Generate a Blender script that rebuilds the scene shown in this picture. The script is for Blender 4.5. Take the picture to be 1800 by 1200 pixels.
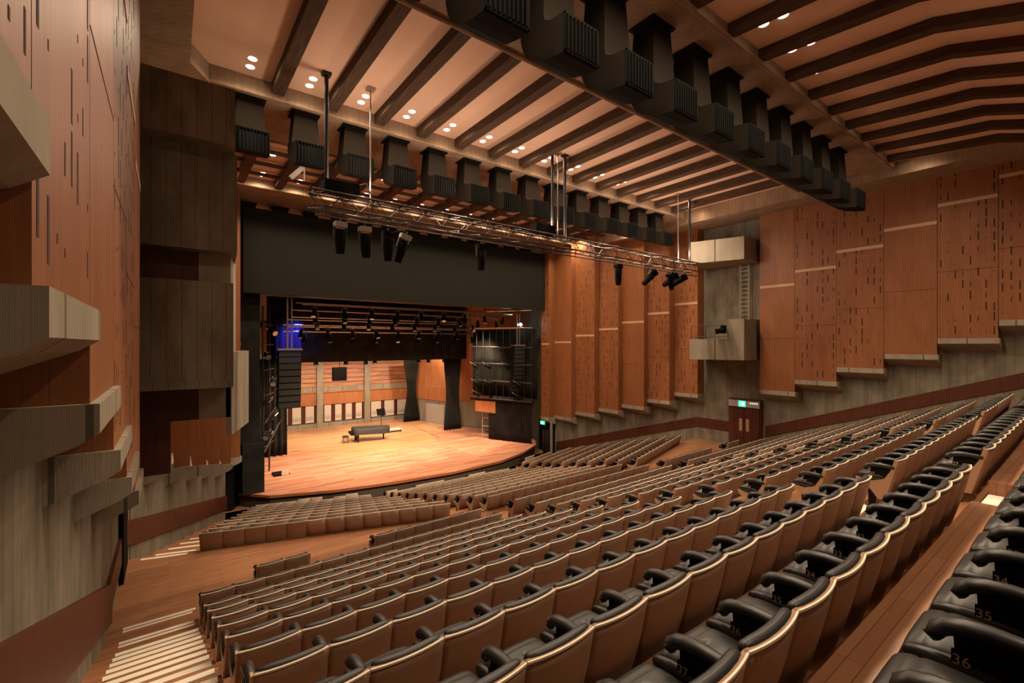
import bpy, math, random
from mathutils import Vector, Matrix
for o in list(bpy.data.objects): bpy.data.objects.remove(o)
R = math.radians
H = 8.5                                   # eye height above the lowest floor; MB(world) geometry is given relative to the eye
sc = bpy.context.scene
C = sc.collection
# ---------------------------------------------------------------- camera, world, exposure
cam = bpy.data.objects.new('camera', bpy.data.cameras.new('camera')); C.objects.link(cam)
cam.location = (0, 0, H); cam.rotation_euler = (R(90), 0, R(-37))
cam.data.lens = 16; cam.data.sensor_width = 36; cam.data.shift_y = 5/1800; cam.data.clip_end = 200; cam.data.clip_start = .05
sc.camera = cam
w = bpy.data.worlds.new('world'); sc.world = w; w.use_nodes = True
w.node_tree.nodes['Background'].inputs[0].default_value = (1.0, .72, .5, 1)
w.node_tree.nodes['Background'].inputs[1].default_value = .16
vs = sc.view_settings
vs.view_transform = 'Standard'; vs.look = 'None'; vs.gamma = 1; vs.use_curve_mapping = False
vs.exposure = 0.0
DOWN_W = 300; STAGE_W = 4300
WARM = (1, .77, .55)
# ---------------------------------------------------------------- materials
def mat(name, rgb, rough=.6, metal=0, spec=.5, emit=None, es=1):
    m = bpy.data.materials.new(name); m.use_nodes = True
    b = m.node_tree.nodes['Principled BSDF']
    b.inputs['Base Color'].default_value = (*rgb, 1); b.inputs['Roughness'].default_value = rough
    b.inputs['Metallic'].default_value = metal; b.inputs['Specular IOR Level'].default_value = spec
    if emit: b.inputs['Emission Color'].default_value = (*emit, 1); b.inputs['Emission Strength'].default_value = es
    return m
def nd(m, t, **k):
    n = m.node_tree.nodes.new(t)
    for a, v in k.items(): setattr(n, a, v)
    return n
def ln(m, a, b): m.node_tree.links.new(a, b)
def mth(m, op, a, b=None, c=None):
    n = nd(m, 'ShaderNodeMath', operation=op)
    for i, v in enumerate((a, b, c)):
        if v is None: continue
        if isinstance(v, (int, float)): n.inputs[i].default_value = v
        else: ln(m, v, n.inputs[i])
    return n.outputs[0]
def ramp(m, fac, stops):
    r = nd(m, 'ShaderNodeValToRGB'); ln(m, fac, r.inputs[0])
    e = r.color_ramp.elements
    while len(e) < len(stops): e.new(.5)
    for q, (p, c) in zip(e, stops): q.position = p; q.color = (*c, 1)
    return r.outputs[0]
def coords(m, scale=(1, 1, 1), off=(0, 0, 0)):
    t = nd(m, 'ShaderNodeTexCoord'); mp = nd(m, 'ShaderNodeMapping'); ln(m, t.outputs['Object'], mp.inputs[0])
    mp.inputs['Scale'].default_value = scale; mp.inputs['Location'].default_value = off
    return mp.outputs[0]
def noise(m, vec, scale, detail=4, rough=.6):
    n = nd(m, 'ShaderNodeTexNoise'); ln(m, vec, n.inputs['Vector'])
    n.inputs['Scale'].default_value = scale; n.inputs['Detail'].default_value = detail; n.inputs['Roughness'].default_value = rough
    return n.outputs['Fac']
def mix(m, f, a, b, mode='MIX'):
    n = nd(m, 'ShaderNodeMix', data_type='RGBA', blend_type=mode)
    for i, v in ((0, f), (6, a), (7, b)):
        if isinstance(v, (int, float)): n.inputs[i].default_value = v
        elif isinstance(v, tuple): n.inputs[i].default_value = (*v, 1)
        else: ln(m, v, n.inputs[i])
    return n.outputs[2]
def bump(m, h, s=.3, d=.01):
    b = nd(m, 'ShaderNodeBump'); b.inputs['Strength'].default_value = s; b.inputs['Distance'].default_value = d
    ln(m, h, b.inputs['Height']); ln(m, b.outputs[0], m.node_tree.nodes['Principled BSDF'].inputs['Normal'])
def setcol(m, c): ln(m, c, m.node_tree.nodes['Principled BSDF'].inputs['Base Color'])
def boards(m, width, axis='XY'):
    """0..1 seam mask and a per-board random value for vertical boards"""
    t = nd(m, 'ShaderNodeTexCoord'); s = nd(m, 'ShaderNodeSeparateXYZ'); ln(m, t.outputs['Object'], s.inputs[0])
    if axis == 'XY': v = mth(m, 'ADD', s.outputs[0], s.outputs[1])
    else: v = s.outputs['XYZ'.index(axis)]
    u = mth(m, 'DIVIDE', v, width); fr = mth(m, 'FRACT', u); fl = mth(m, 'FLOOR', u)
    seam = mth(m, 'LESS_THAN', fr, .035)
    wn = nd(m, 'ShaderNodeTexWhiteNoise', noise_dimensions='1D'); ln(m, fl, wn.inputs['W'])
    return seam, wn.outputs['Value']
def concrete(name, lo, hi, width=.16):
    m = mat(name, hi, .85, spec=.2)
    seam, rnd = boards(m, width)
    n = noise(m, coords(m, (1, 1, .35)), 2.2, 6)
    g = noise(m, coords(m, (14, 14, 1.0)), 3, 5)
    f = mth(m, 'MULTIPLY_ADD', n, 1.5, -.45)
    c = ramp(m, f, [(0, lo), (1, hi)])
    c = mix(m, mth(m, 'MULTIPLY', rnd, .28), c, tuple(v*.55 for v in hi))
    c = mix(m, mth(m, 'MULTIPLY', g, .35), c, tuple(v*.6 for v in hi))
    c = mix(m, mth(m, 'MULTIPLY', seam, .8), c, tuple(v*.3 for v in lo))
    setcol(m, c); bump(m, mth(m, 'SUBTRACT', g, mth(m, 'MULTIPLY', seam, .8)), .5, .01)
    return m
def woodpanel(name, lo, hi, width=.30, rough=.5, seamk=.35):
    m = mat(name, hi, rough, spec=.35)
    seam, rnd = boards(m, width)
    g = noise(m, coords(m, (22, 22, .8)), 1.5, 5)
    n = noise(m, coords(m, (1.4, 1.4, .5)), 1.5, 3)
    c = ramp(m, mth(m, 'MULTIPLY_ADD', g, .8, mth(m, 'MULTIPLY_ADD', n, .6, -.2)), [(.15, lo), (.85, hi)])
    c = mix(m, mth(m, 'MULTIPLY', rnd, .22), c, lo)
    c = mix(m, mth(m, 'MULTIPLY', seam, seamk), c, tuple(v*.3 for v in lo))
    setcol(m, c); bump(m, g, .15, .004)
    return m
def floorwood(name, a, b, rot=0, L=1.1, W_=.09, rough=.35):
    m = mat(name, a, rough, spec=.4)
    t = nd(m, 'ShaderNodeTexCoord'); mp = nd(m, 'ShaderNodeMapping'); ln(m, t.outputs['Object'], mp.inputs[0])
    mp.inputs['Rotation'].default_value = (0, 0, rot)
    br = nd(m, 'ShaderNodeTexBrick'); ln(m, mp.outputs[0], br.inputs['Vector'])
    br.inputs['Scale'].default_value = 1; br.inputs['Brick Width'].default_value = L; br.inputs['Row Height'].default_value = W_
    br.inputs['Mortar Size'].default_value = .0025; br.offset = .37; br.offset_frequency = 3; br.squash = 1
    br.inputs['Color1'].default_value = (*a, 1); br.inputs['Color2'].default_value = (*b, 1)
    br.inputs['Mortar'].default_value = (*[v*.35 for v in a], 1); br.inputs['Bias'].default_value = 0
    mp2 = nd(m, 'ShaderNodeMapping'); ln(m, mp.outputs[0], mp2.inputs[0]); mp2.inputs['Scale'].default_value = (1.2, 26, 1)
    g = noise(m, mp2.outputs[0], 1.6, 5)
    setcol(m, mix(m, mth(m, 'MULTIPLY', g, .55), br.outputs['Color'], tuple(v*.45 for v in a)))
    bump(m, g, .08, .003)
    return m
CONC = concrete('board_marked_concrete', (.10, .085, .058), (.40, .345, .255), .27)
CONC2 = concrete('smooth_concrete', (.24, .205, .15), (.47, .40, .30), 1.35)
CONCC = concrete('ceiling_concrete', (.20, .125, .075), (.48, .32, .21), .2)
WOOD = woodpanel('wall_wood', (.185, .062, .020), (.35, .132, .048))
WOODR = woodpanel('red_brown_wood', (.055, .014, .006), (.12, .033, .015), .5)
SLOT = mat('slot_dark', (.035, .016, .008), .9)
JOINT = mat('pale_joint', (.55, .33, .19), .6)
FLOOR = floorwood('hall_floor', (.33, .145, .066), (.45, .21, .10))
STAGEF = floorwood('stage_floor', (.50, .24, .105), (.80, .42, .20), 0, 1.6, .12, .4)
STAGEW = woodpanel('stage_wood', (.30, .10, .035), (.60, .25, .10), .16)
PLASTER = mat('ceiling_plaster', (.70, .45, .31), .9, spec=.1)
setcol(PLASTER, mix(PLASTER, noise(PLASTER, coords(PLASTER), .8, 3), (.68, .42, .29), (.76, .50, .36)))
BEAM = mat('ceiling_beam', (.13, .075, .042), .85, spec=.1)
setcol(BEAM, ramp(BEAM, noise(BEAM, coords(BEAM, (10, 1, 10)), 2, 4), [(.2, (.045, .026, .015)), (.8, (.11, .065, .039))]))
LEATHER = mat('black_leather', (.014, .0135, .0115), .42, spec=.45)
bump(LEATHER, noise(LEATHER, coords(LEATHER), 60, 3), .12, .003)
SHELL = mat('tan_shell', (.27, .125, .062), .6, spec=.3)
setcol(SHELL, ramp(SHELL, noise(SHELL, coords(SHELL), 5, 5), [(.2, (.30, .175, .105)), (.8, (.40, .24, .15))]))
ENDW = mat('pale_end_panel', (.44, .27, .16), .5)
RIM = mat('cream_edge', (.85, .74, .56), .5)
DARK = mat('dark_metal', (.02, .018, .016), .5, metal=.3)
BLACKM = mat('black_matt', (.008, .0075, .007), .85, spec=.08)
CLOTH = mat('black_cloth', (.016, .015, .013), .95, spec=.05)
setcol(CLOTH, ramp(CLOTH, noise(CLOTH, coords(CLOTH), 1.2, 5), [(.25, (.010, .009, .008)), (.8, (.028, .026, .022))]))
STEEL = mat('steel_tube', (.42, .38, .33), .35, metal=.85)
RIG = mat('rig_tube', (.07, .055, .045), .45, metal=.7)
GRILLE = mat('grille_black', (.018, .017, .013), .6)
DUCT = mat('duct_brown', (.014, .010, .007), .9, spec=.04)
STRIPE = mat('cream_nosing', (.86, .78, .62), .6)
WHITE = mat('off_white_panel', (.62, .52, .42), .6)
PALE = mat('pale_grey', (.45, .42, .37), .6)
NUM = mat('number_plate_digits', (.55, .42, .32), .5)
LAMP = mat('lamp_glow', (1, .9, .75), emit=(1, .86, .66), es=14)
GREEN = mat('exit_green', (.02, .5, .2), emit=(.03, .75, .33), es=2.2)
WSIGN = mat('sign_white', (.85, .85, .8), emit=(.9, .9, .85), es=1.0)
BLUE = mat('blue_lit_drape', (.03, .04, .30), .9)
COOL = mat('cool_lamp', (.8, .95, 1), emit=(.75, .95, 1), es=30)
GLASS = mat('lens_glass', (.5, .5, .5), .12, metal=.6)
# ---------------------------------------------------------------- mesh builder
BOARDM = mat('stage_board', (.5, .2, .08), .5)
setcol(BOARDM, ramp(BOARDM, noise(BOARDM, coords(BOARDM, (.35, 1, 3)), 1.6, 5), [(.25, (.10, .03, .012)), (.45, (.36, .13, .05)), (.8, (.58, .25, .10))]))
APRON = floorwood('stage_apron_floor', (.46, .17, .085), (.82, .40, .24), 0, 1.7, .13, .4)
class MB:
    def __init__(s, world=True): s.v = []; s.f = []; s.mi = []; s.m = 0; s.dz = H if world else 0; s.sm = []; s.smooth = False
    def add(s, vs_, fs):
        n = len(s.v); s.v += [tuple(p) for p in vs_]
        for f in fs: s.f.append([n+i for i in f]); s.mi.append(s.m); s.sm.append(s.smooth)
        return s
    def box(s, x0, x1, y0, y1, z0, z1):
        return s.add([(x, y, z) for z in (z0, z1) for y in (y0, y1) for x in (x0, x1)],
                     [(0, 2, 3, 1), (4, 5, 7, 6), (0, 1, 5, 4), (2, 6, 7, 3), (0, 4, 6, 2), (1, 3, 7, 5)])
    def prism(s, pts, axis, a, b):
        """extrude polygon; axis x: pts=(y,z); y: pts=(x,z); z: pts=(x,y)"""
        def P(p, t): return (t, p[0], p[1]) if axis == 'x' else (p[0], t, p[1]) if axis == 'y' else (p[0], p[1], t)
        n = len(pts)
        return s.add([P(p, a) for p in pts]+[P(p, b) for p in pts],
                     [tuple(range(n))[::-1], tuple(range(n, 2*n))]+[(i, (i+1) % n, n+(i+1) % n, n+i) for i in range(n)])
    def hexa(s, bot, top):
        """bot/top: 4 points each"""
        return s.add(bot+top, [(3, 2, 1, 0), (4, 5, 6, 7)]+[(i, (i+1) % 4, 4+(i+1) % 4, 4+i) for i in range(4)])
    def tube(s, pts, r, n=8, up=None):
        pts = [Vector(p) for p in pts]; rs = r if isinstance(r, (list, tuple)) else [r]*len(pts)
        vs_ = []; 
        for i, p in enumerate(pts):
            t = (pts[min(i+1, len(pts)-1)]-pts[max(i-1, 0)]).normalized()
            u = Vector((0, 0, 1)) if abs(t.z) < .9 else Vector((1, 0, 0))
            a = t.cross(u).normalized(); b = a.cross(t)
            rr = rs[i] if isinstance(rs[i], (tuple, list)) else (rs[i], rs[i])
            for k in range(n):
                an = 2*math.pi*k/n; vs_.append(p+a*math.cos(an)*rr[0]+b*math.sin(an)*rr[1])
        fs = [(i*n+k, i*n+(k+1) % n, (i+1)*n+(k+1) % n, (i+1)*n+k) for i in range(len(pts)-1) for k in range(n)]
        fs += [tuple(range(n)), tuple(range((len(pts)-1)*n, len(pts)*n))[::-1]]
        return s.add(vs_, fs)
    def cyl(s, c, r, h, n=16, axis='z', r2=None):
        a = Vector(c); d = {'x': Vector((h, 0, 0)), 'y': Vector((0, h, 0)), 'z': Vector((0, 0, h))}[axis]
        return s.tube([a, a+d], [r, r if r2 is None else r2], n)
    def rbox(s, c, h, e=.35, nu=20, nv=10, dimple=0):
        def sp(v, e): return math.copysign(abs(v)**e, v)
        vs_ = []
        for j in range(nv+1):
            ph = -math.pi/2+math.pi*j/nv
            for i in range(nu):
                th = 2*math.pi*i/nu
                x = sp(math.cos(ph), e)*sp(math.cos(th), e); y = sp(math.cos(ph), e)*sp(math.sin(th), e); z = sp(math.sin(ph), e)
                vs_.append((c[0]+h[0]*x, c[1]+h[1]*y, c[2]+h[2]*z))
        fs = [(j*nu+i, j*nu+(i+1) % nu, (j+1)*nu+(i+1) % nu, (j+1)*nu+i) for j in range(nv) for i in range(nu)]
        return s.add(vs_, fs)
    def grid(s, fn, nu, nv, thick=None):
        """surface fn(u,v)->(x,y,z); optional solid with offset vector"""
        P = [fn(i/nu, j/nv) for j in range(nv+1) for i in range(nu+1)]
        F = [(j*(nu+1)+i, j*(nu+1)+i+1, (j+1)*(nu+1)+i+1, (j+1)*(nu+1)+i) for j in range(nv) for i in range(nu)]
        if thick is None: return s.add(P, F)
        n = len(P); Q = [tuple(a+b for a, b in zip(p, thick)) for p in P]
        F2 = [tuple(n+k for k in f[::-1]) for f in F]
        rim = [j for j in range(nu+1)]+[(j+1)*(nu+1)-1 for j in range(1, nv+1)]+[nv*(nu+1)+i for i in range(nu-1, -1, -1)]+[j*(nu+1) for j in range(nv-1, 0, -1)]
        S = [(rim[k], n+rim[k], n+rim[(k+1) % len(rim)], rim[(k+1) % len(rim)]) for k in range(len(rim))]
        return s.add(P+Q, F+F2+S)
    def xf(s, M, start=0):
        for i in range(start, len(s.v)): s.v[i] = tuple(M @ Vector(s.v[i]))
        return s
    def mesh(s, name, mats):
        me = bpy.data.meshes.new(name); me.from_pydata([(x, y, z+s.dz) for x, y, z in s.v], [], s.f)
        for m in (mats if isinstance(mats, (list, tuple)) else [mats]): me.materials.append(m)
        me.polygons.foreach_set('material_index', s.mi); me.polygons.foreach_set('use_smooth', s.sm)
        me.update(); fixnormals(me); return me
    def build(s, name, mats, parent=None, **k):
        return link(name, s.mesh(name, mats), parent, **k)
def fixnormals(me):
    import bmesh
    b = bmesh.new(); b.from_mesh(me); bmesh.ops.recalc_face_normals(b, faces=b.faces); b.to_mesh(me); b.free()
def link(name, data, parent=None, label=None, cat=None, group=None, kind=None, loc=None, rz=0):
    o = bpy.data.objects.new(name, data); C.objects.link(o)
    if parent: o.parent = parent
    if loc: o.location = loc
    if rz: o.rotation_euler[2] = rz
    if label: o['label'] = label
    if cat: o['category'] = cat
    if group: o['group'] = group
    if kind: o['kind'] = kind
    return o
def empty(name, loc, label, cat, group=None, rz=0): return link(name, None, None, label, cat, group, None, loc, rz)
def struct(name, mb, mats, parent=None): return mb.build(name, mats, parent, kind=None if parent else 'structure')
ORD = ['first', 'second', 'third', 'fourth', 'fifth', 'sixth', 'seventh', 'eighth', 'ninth', 'tenth', 'eleventh', 'twelfth', 'thirteenth', 'fourteenth', 'fifteenth', 'sixteenth', 'seventeenth', 'eighteenth', 'nineteenth', 'twentieth']
XC = 12.87
# ================================================================ SEATING GEOMETRY
P_ = .56
def rowYZ(k):
    """upper bank: rim line of row k (k=-1 beside the eye .. 9), 10, 11 before the cross gangway"""
    if k <= 9: return 1.05+.98*k, -1.47-.36*k
    return (10.83, -4.94) if k == 10 else (11.92, -5.13)
def sag(x): return .00055*(x-3)**2
BLK = [(.52, 13), (9.15, 13), (17.72, 13)]
SH = .80                                   # rim above the tread
# ================================================================ FLOOR
fl = MB()
XL, XR = -1.0, 26.75
def tread(mb, x0, x1, y0, y1, z, zb=-9.6): mb.box(x0, x1, y0, y1, zb, z)
gaps = [(7.82, 9.13), (16.45, 17.70)]
for k in range(-4, 10):
    y0, z = rowYZ(k)[0], rowYZ(k)[1]-SH
    y1 = rowYZ(k+1)[0]
    seg = [(.48, gaps[0][0]), (gaps[0][1], gaps[1][0]), (gaps[1][1], XR)]
    for a, b in seg:
        n = 6
        for i in range(n):
            xa = a+(b-a)*i/n; xb = a+(b-a)*(i+1)/n; d0 = sag(xa); d1 = sag(xb)
            fl.hexa([(xa, y0+d0, -9.6), (xb, y0+d1, -9.6), (xb, y1+d1, -9.6), (xa, y1+d0, -9.6)],
                    [(xa, y0+d0, z), (xb, y0+d1, z), (xb, y1+d1, z), (xa, y1+d0, z)])
    for a, b in gaps:
        d = sag((a+b)/2); dz = (z-(rowYZ(k+1)[1]-SH))/2
        tread(fl, a, b, y0+d, y1+d-.49, z); tread(fl, a, b, y1+d-.49, y1+d, z-dz)
for k in (10, 11):
    y0, z = rowYZ(k)[0], rowYZ(k)[1]-SH
    y1 = rowYZ(k+1)[0] if k == 10 else 12.2
    if k == 10: tread(fl, .48, XR, y0, 12.1, z)
zlast = -5.43
# cross gangway, to the front rows
GZ = zlast-SH+.23
fl.prism([(-1.3, 12.1), (26.9, 12.1), (26.9, 16.2), (25.2, 15.95), (17.4, 13.75), (17.1, 13.52), (8.4, 13.52), (8.1, 13.75), (.4, 16.0), (-1.3, 16.6)], 'z', -9.6, -5.95)
def frow(k): return -5.43-.227*k
T17 = math.tan(R(17.0))
def ly(k, x): return 13.70+.993*k-T17*(x-7.65)     # left-hand fan
def wallL(y): return -1.0+.31*(y-16) if y > 16 else -1.0
for k in range(0, 11):
    z = frow(k)-SH
    y0 = 13.5+.95*k; y1 = y0+.95 if k < 10 else 26
    fl.box(8.3, 17.2, y0-.02, y1, -9.6, z)
    for s in (0, 1):
        xs = [-1.2, 8.35] if s == 0 else [2*12.75-8.35, 27]
        q = []
        for x, kk in ((xs[0], k), (xs[1], k), (xs[1], k+1), (xs[0], k+1)):
            xx = x if s == 0 else 25.5-x
            yy = ly(kk, xx)
            if kk == 11: yy = 27
            q.append((x, yy))
        fl.prism(q, 'z', -9.6, z)
fl.box(-1, 28, 24, 30, -9.6, -8.5)
# left wall aisle: stair and the two landings
z = -5.51
fl.box(-1.3, .48, 10.37, 11.1, -9.6, -5.51); fl.box(-1.3, .48, 11.1, 12.1, -9.6, -5.74)
NS = 30; SY, SZ = .47, .173
for i in range(18): fl.box(-1.3, .48, 10.38-SY*(i+1), 10.38-SY*i+.02, -9.6, -5.51+SZ*(i+1))
struct('floor', fl, FLOOR)
# nosing strips: each step edge strip is part of the stair marking of its aisle
def strips(name, lst, label):
    root = empty(name, (0, 0, 0), label, 'step edge strips')
    for (x0, x1, y, z, wd, rot) in lst:
        m = MB(); m.box(-(x1-x0)/2, (x1-x0)/2, -wd, 0, 0, .006)
        m.xf(Matrix.Translation(((x0+x1)/2, y, z+.001)) @ Matrix.Rotation(rot, 4, 'Z'))
        m.build('nosing_strip', STRIPE, root)
L_ = [(-.74, .44, 10.38-SY*i, -5.51+SZ*(i+1), .10, 0) for i in range(0, 12)]
L_ += [(-.74, .40, 11.08, -5.51, .09, 0), (-.74, .40, 11.08-.13, -5.51, .07, 0), (-.74, .46, 12.08, -5.74, .09, 0), (-.74, .40, 12.08-.13, -5.74, .07, 0)]
strips('aisle_nosing', L_, 'cream step edge strips on the steep stair beside the left wall')
for gi, (a, b) in enumerate(gaps):
    q = []
    for k in range(-1, 11):
        y1 = rowYZ(k+1)[0]+sag((a+b)/2); z = rowYZ(k)[1]-SH
        if k < 10:
            dz = (z-(rowYZ(k+1)[1]-SH))/2 if k < 9 else .11
            q += [(a+.03, b-.03, y1-.49, z, .15, 0), (a+.03, b-.03, y1, z-dz, .15, 0)]
    strips('aisle_nosing', q, ['cream step edge strips in the gangway between left and middle seat blocks', 'cream step edge strips in the gangway between middle and right seat blocks'][gi])
q = []
for k in range(0, 9):
    for h in (0, 1):
        x0 = wallL(ly(k, 0))+.25; x1 = .45+.25*k
        yy = ly(k+h*.5, (x0+x1)/2)
        q.append((x0+.1, x1, yy-.02, frow(k-1)-SH-.0 if h == 0 else frow(k)-SH, .1, -R(17)))
q[0] = (q[0][0], q[0][1], 16.1, -5.95, .1, -R(17))
strips('aisle_nosing', q, 'cream step edge strips on the lower stair down to the stage left side')
strips('aisle_nosing', [(7.95, 9.0, 13.72, -5.95, .12, .12), (7.95, 9.0, 14.35, frow(0)-SH, .1, .1)], 'broad cream strip where the gangway meets the front middle seat block')
strips('aisle_nosing', [(16.6, 17.75, 13.72, -5.95, .12, -.12)], 'broad cream strip at the gangway beside the front right seat block')
# ================================================================ SEATS
def shell_y(v): return .11*v+.06*v*v
BULGE = .032
def shell_fn(wd, z0=.80, h=.66):
    def f(u, v):
        x = (u-.5)*wd; q = 1-(2*u-1)**2
        return (x, shell_y(v)-BULGE*q, z0-h*v-.05*v*v*v*q)
    return f
def seat_parts(hi=True):
    nu, nv = (12, 8) if hi else (4, 2)
    D = {}
    m = MB(False); m.smooth = True; m.grid(shell_fn(.552), nu, nv, (0, .028, .006)); D['back_shell'] = (m, SHELL)
    m = MB(False)
    P = [((i/nu-.5)*.552, -BULGE*(1-(2*i/nu-1)**2)) for i in range(nu+1)]
    for i in range(nu):
        (xa, ya), (xb, yb) = P[i], P[i+1]
        t_ = .006 if hi else .014
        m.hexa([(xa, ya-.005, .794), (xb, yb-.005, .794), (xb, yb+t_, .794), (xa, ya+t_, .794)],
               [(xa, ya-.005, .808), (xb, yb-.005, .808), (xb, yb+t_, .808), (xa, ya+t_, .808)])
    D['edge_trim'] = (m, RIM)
    m = MB(False); m.smooth = True
    if hi:
        ts = [-.262, -.255, -.235, -.18, -.09, 0, .09, .18, .235, .255, .262]; rr = [.008, .024, .034, .038, .039, .039, .039, .038, .034, .024, .008]
    else: ts = [-.262, 0, .262]; rr = [.030, .036, .030]
    m.tube([(t, .052-BULGE*.95*(1-(t/.276)**2), .787) for t in ts], rr, 10 if hi else 5)
    def pad(u, v):
        x = (u-.5)*.53; q = 1-(2*u-1)**2; e = (1-abs(2*u-1)**6)
        return (x, shell_y(v*.75)+.04+.045*e*(1-.3*v)-BULGE*q*.9, .78-.43*v)
    m.grid(pad, nu if hi else 2, 6 if hi else 1, (0, -.03, 0))
    D['backrest'] = (m, LEATHER)
    m = MB(False); m.smooth = True
    if hi:
        def cu(u, v):
            a_, b_ = 2*u-1, 2*v-1
            x, y = .242*a_, .165+.20*(b_+1)
            e = (max(0, 1-abs(a_)**7)*max(0, 1-abs(b_)**7))**.45
            z = .44+.085*e+.028*(1-a_*a_)*(1-b_*b_)-.020*math.exp(-(a_*a_+b_*b_)/.012)-.007*math.exp(-((b_-.45)/.05)**2)
            return (x, y, z-.02*max(0, b_)**2)
        m.grid(cu, 26, 22, (0, 0, -.035))
        m.rbox((0, .365, .535), (.009, .009, .005), 1, 8, 5)
        m2 = MB(False); m2.smooth = True; m2.rbox((-.28, .355, .485), (.036, .185, .05), .85, 20, 10); D['side_pad'] = (m2, LEATHER)
    else: m.xf(Matrix.Identity(4)); m.box(-.265, .265, .18, .56, .42, .54)
    D['seat_cushion'] = (m, LEATHER)
    m = MB(False); m.smooth = True
    if hi:
        pts = [(.05, .672), (.14, .684), (.24, .688), (.32, .680), (.38, .662), (.415, .635), (.425, .605), (.415, .582)]
        rs = [(.034, .028), (.040, .032), (.043, .034), (.045, .036), (.046, .038), (.045, .038), (.038, .032), (.016, .014)]
        m.tube([(-.28, y, z) for y, z in pts], rs, 12)
    else: m.tube([(-.28, .08, .68), (-.28, .30, .69), (-.28, .42, .62)], [(.042, .034)]*3, 6)
    D['armrest'] = (m, LEATHER)
    m = MB(False); m.prism([(.10, .65), (.36, .65), (.35, .44), (.40, .36), (.38, .0), (.30, .0), (.28, .30), (.12, .40)], 'x', -.292, -.268); m.box(-.30, -.26, .26, .42, 0, .012)
    D['arm_post'] = (m, BLACKM)
    m = MB(False); m.box(-.305, -.292, .30, .365, .50, .58); D['number_plate'] = (m, BLACKM)
    return D
HI = {k: v[0].mesh(k, v[1]) for k, v in seat_parts(True).items()}
def end_mesh(side):
    m = MB(False); x0 = -.302 if side < 0 else .278; m.prism([(0, .80), (.05, .805), (.10, .62), (.18, .48), (.34, .42), (.56, .44), (.54, .36), (.36, .28), (.26, .14), (.17, .14)], 'x', x0, x0+.024)
    return m
ENDM = {s: end_mesh(s).mesh('end_panel', ENDW) for s in (-1, 1)}
m = seat_parts(True)['armrest'][0]; m.xf(Matrix.Translation((.56, 0, 0))); ARM2 = m.mesh('armrest', LEATHER)
m = seat_parts(True)['arm_post'][0]; m.xf(Matrix.Translation((.56, 0, 0))); POST2 = m.mesh('arm_post', BLACKM)
DIG = {}
def digits(n):
    if n not in DIG:
        cu = bpy.data.curves.new('num', 'FONT'); cu.body = str(n); cu.size = .062; cu.align_x = 'CENTER'; cu.align_y = 'CENTER'; cu.extrude = .0005
        t = bpy.data.objects.new('tmp', cu); C.objects.link(t); bpy.context.view_layer.update()
        me = bpy.data.meshes.new_from_object(t); me.materials.clear(); me.materials.append(NUM)
        Mx = Matrix(((0, 0, -1, -.3062), (-1, 0, 0, .3325), (0, 1, 0, .54), (0, 0, 0, 1)))
        me.transform(Mx); me.name = 'seat_digits'; DIG[n] = me; bpy.data.objects.remove(t)
    return DIG[n]
SEATS = []     # x, y, zfloor, rot, block text, row text, seat index, left end, right end, number
CN = ['left', 'middle', 'right']
for k in range(-1, 12):
    y, zr = rowYZ(k)
    for b, (x0, n) in enumerate(BLK):
        for i in range(n):
            if k == -1 and b == 0 and i < 3: continue
            x = x0+P_*(i+.5)
            if k == 11:      # broken front row
                if b == 0 and i not in (2, 3, 7, 8, 9, 10, 11, 12): continue
                if b == 2 and i not in (0, 1, 2, 3, 4, 5, 6, 10, 11): continue
            le = i == 0 or (k == 11 and ((b, i) in ((0, 2), (0, 7), (0, 8), (2, 10))))
            re = i == n-1 or (k == 11 and ((b, i) in ((0, 3), (0, 7), (2, 6), (2, 11))))
            SEATS.append((x, y+sag(x), zr-SH, math.atan(.0011*(x-3)), 'upper '+CN[b], k, i, le, re, [40, 27, 14][b]-i))
for k in range(0, 11):
    z = frow(k)-SH
    for i in range(13):
        if k == 10 and i not in (0, 3, 4, 5, 9, 10): continue
        if k == 9 and i > 9 and False: continue
        SEATS.append((9.11+P_*(i+.5), 13.47+.95*k, z, 0, 'front middle', k, i, i == 0 or (k == 10 and i in (3, 9)), i == 12 or (k == 10 and i in (0, 5, 10)), 0))
    n = 13-max(0, math.ceil((.28*k-.35)/.535))
    for s in (0, 1):
        for i in range(n):
            if k == 10 and i not in ((3, 4, 7) if s == 0 else (3, 4)): continue
            if k == 9 and ((s == 0 and i in (4, 5)) or (s == 1 and i in (0, 1))): continue
            t = P_*(i+.5)
            x = .70+.28*k+t*math.cos(R(17)); y = 15.82+.91*k-t*math.sin(R(17)); rz = -R(17)
            e0, e1 = i == 0, i == n-1
            if s: x = 25.5-x; rz = -rz; e0, e1 = e1, e0
            SEATS.append((x, y, z, rz, 'front '+('left' if s == 0 else 'right'), k, i, e0, e1, 0))
def vis(s):
    x, y, z = s[0], s[1], s[2]+.8
    d = x*.6018+y*.7986
    if d < .3: return None
    r = (x*.7986-y*.6018)/d; u = z/d
    if abs(r) > 1.6 or u < -.95: return None
    return d
order = sorted([s for s in SEATS if vis(s)], key=vis)
near = order[:298]; far = order[298:]
NB = {'upper left': 'left gangway', 'upper middle': 'middle block left end', 'upper right': 'right block left end'}
GT = {'upper left': 'left', 'upper middle': 'middle', 'upper right': 'right', 'front left': 'front left', 'front middle': 'front middle', 'front right': 'front right'}
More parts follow.
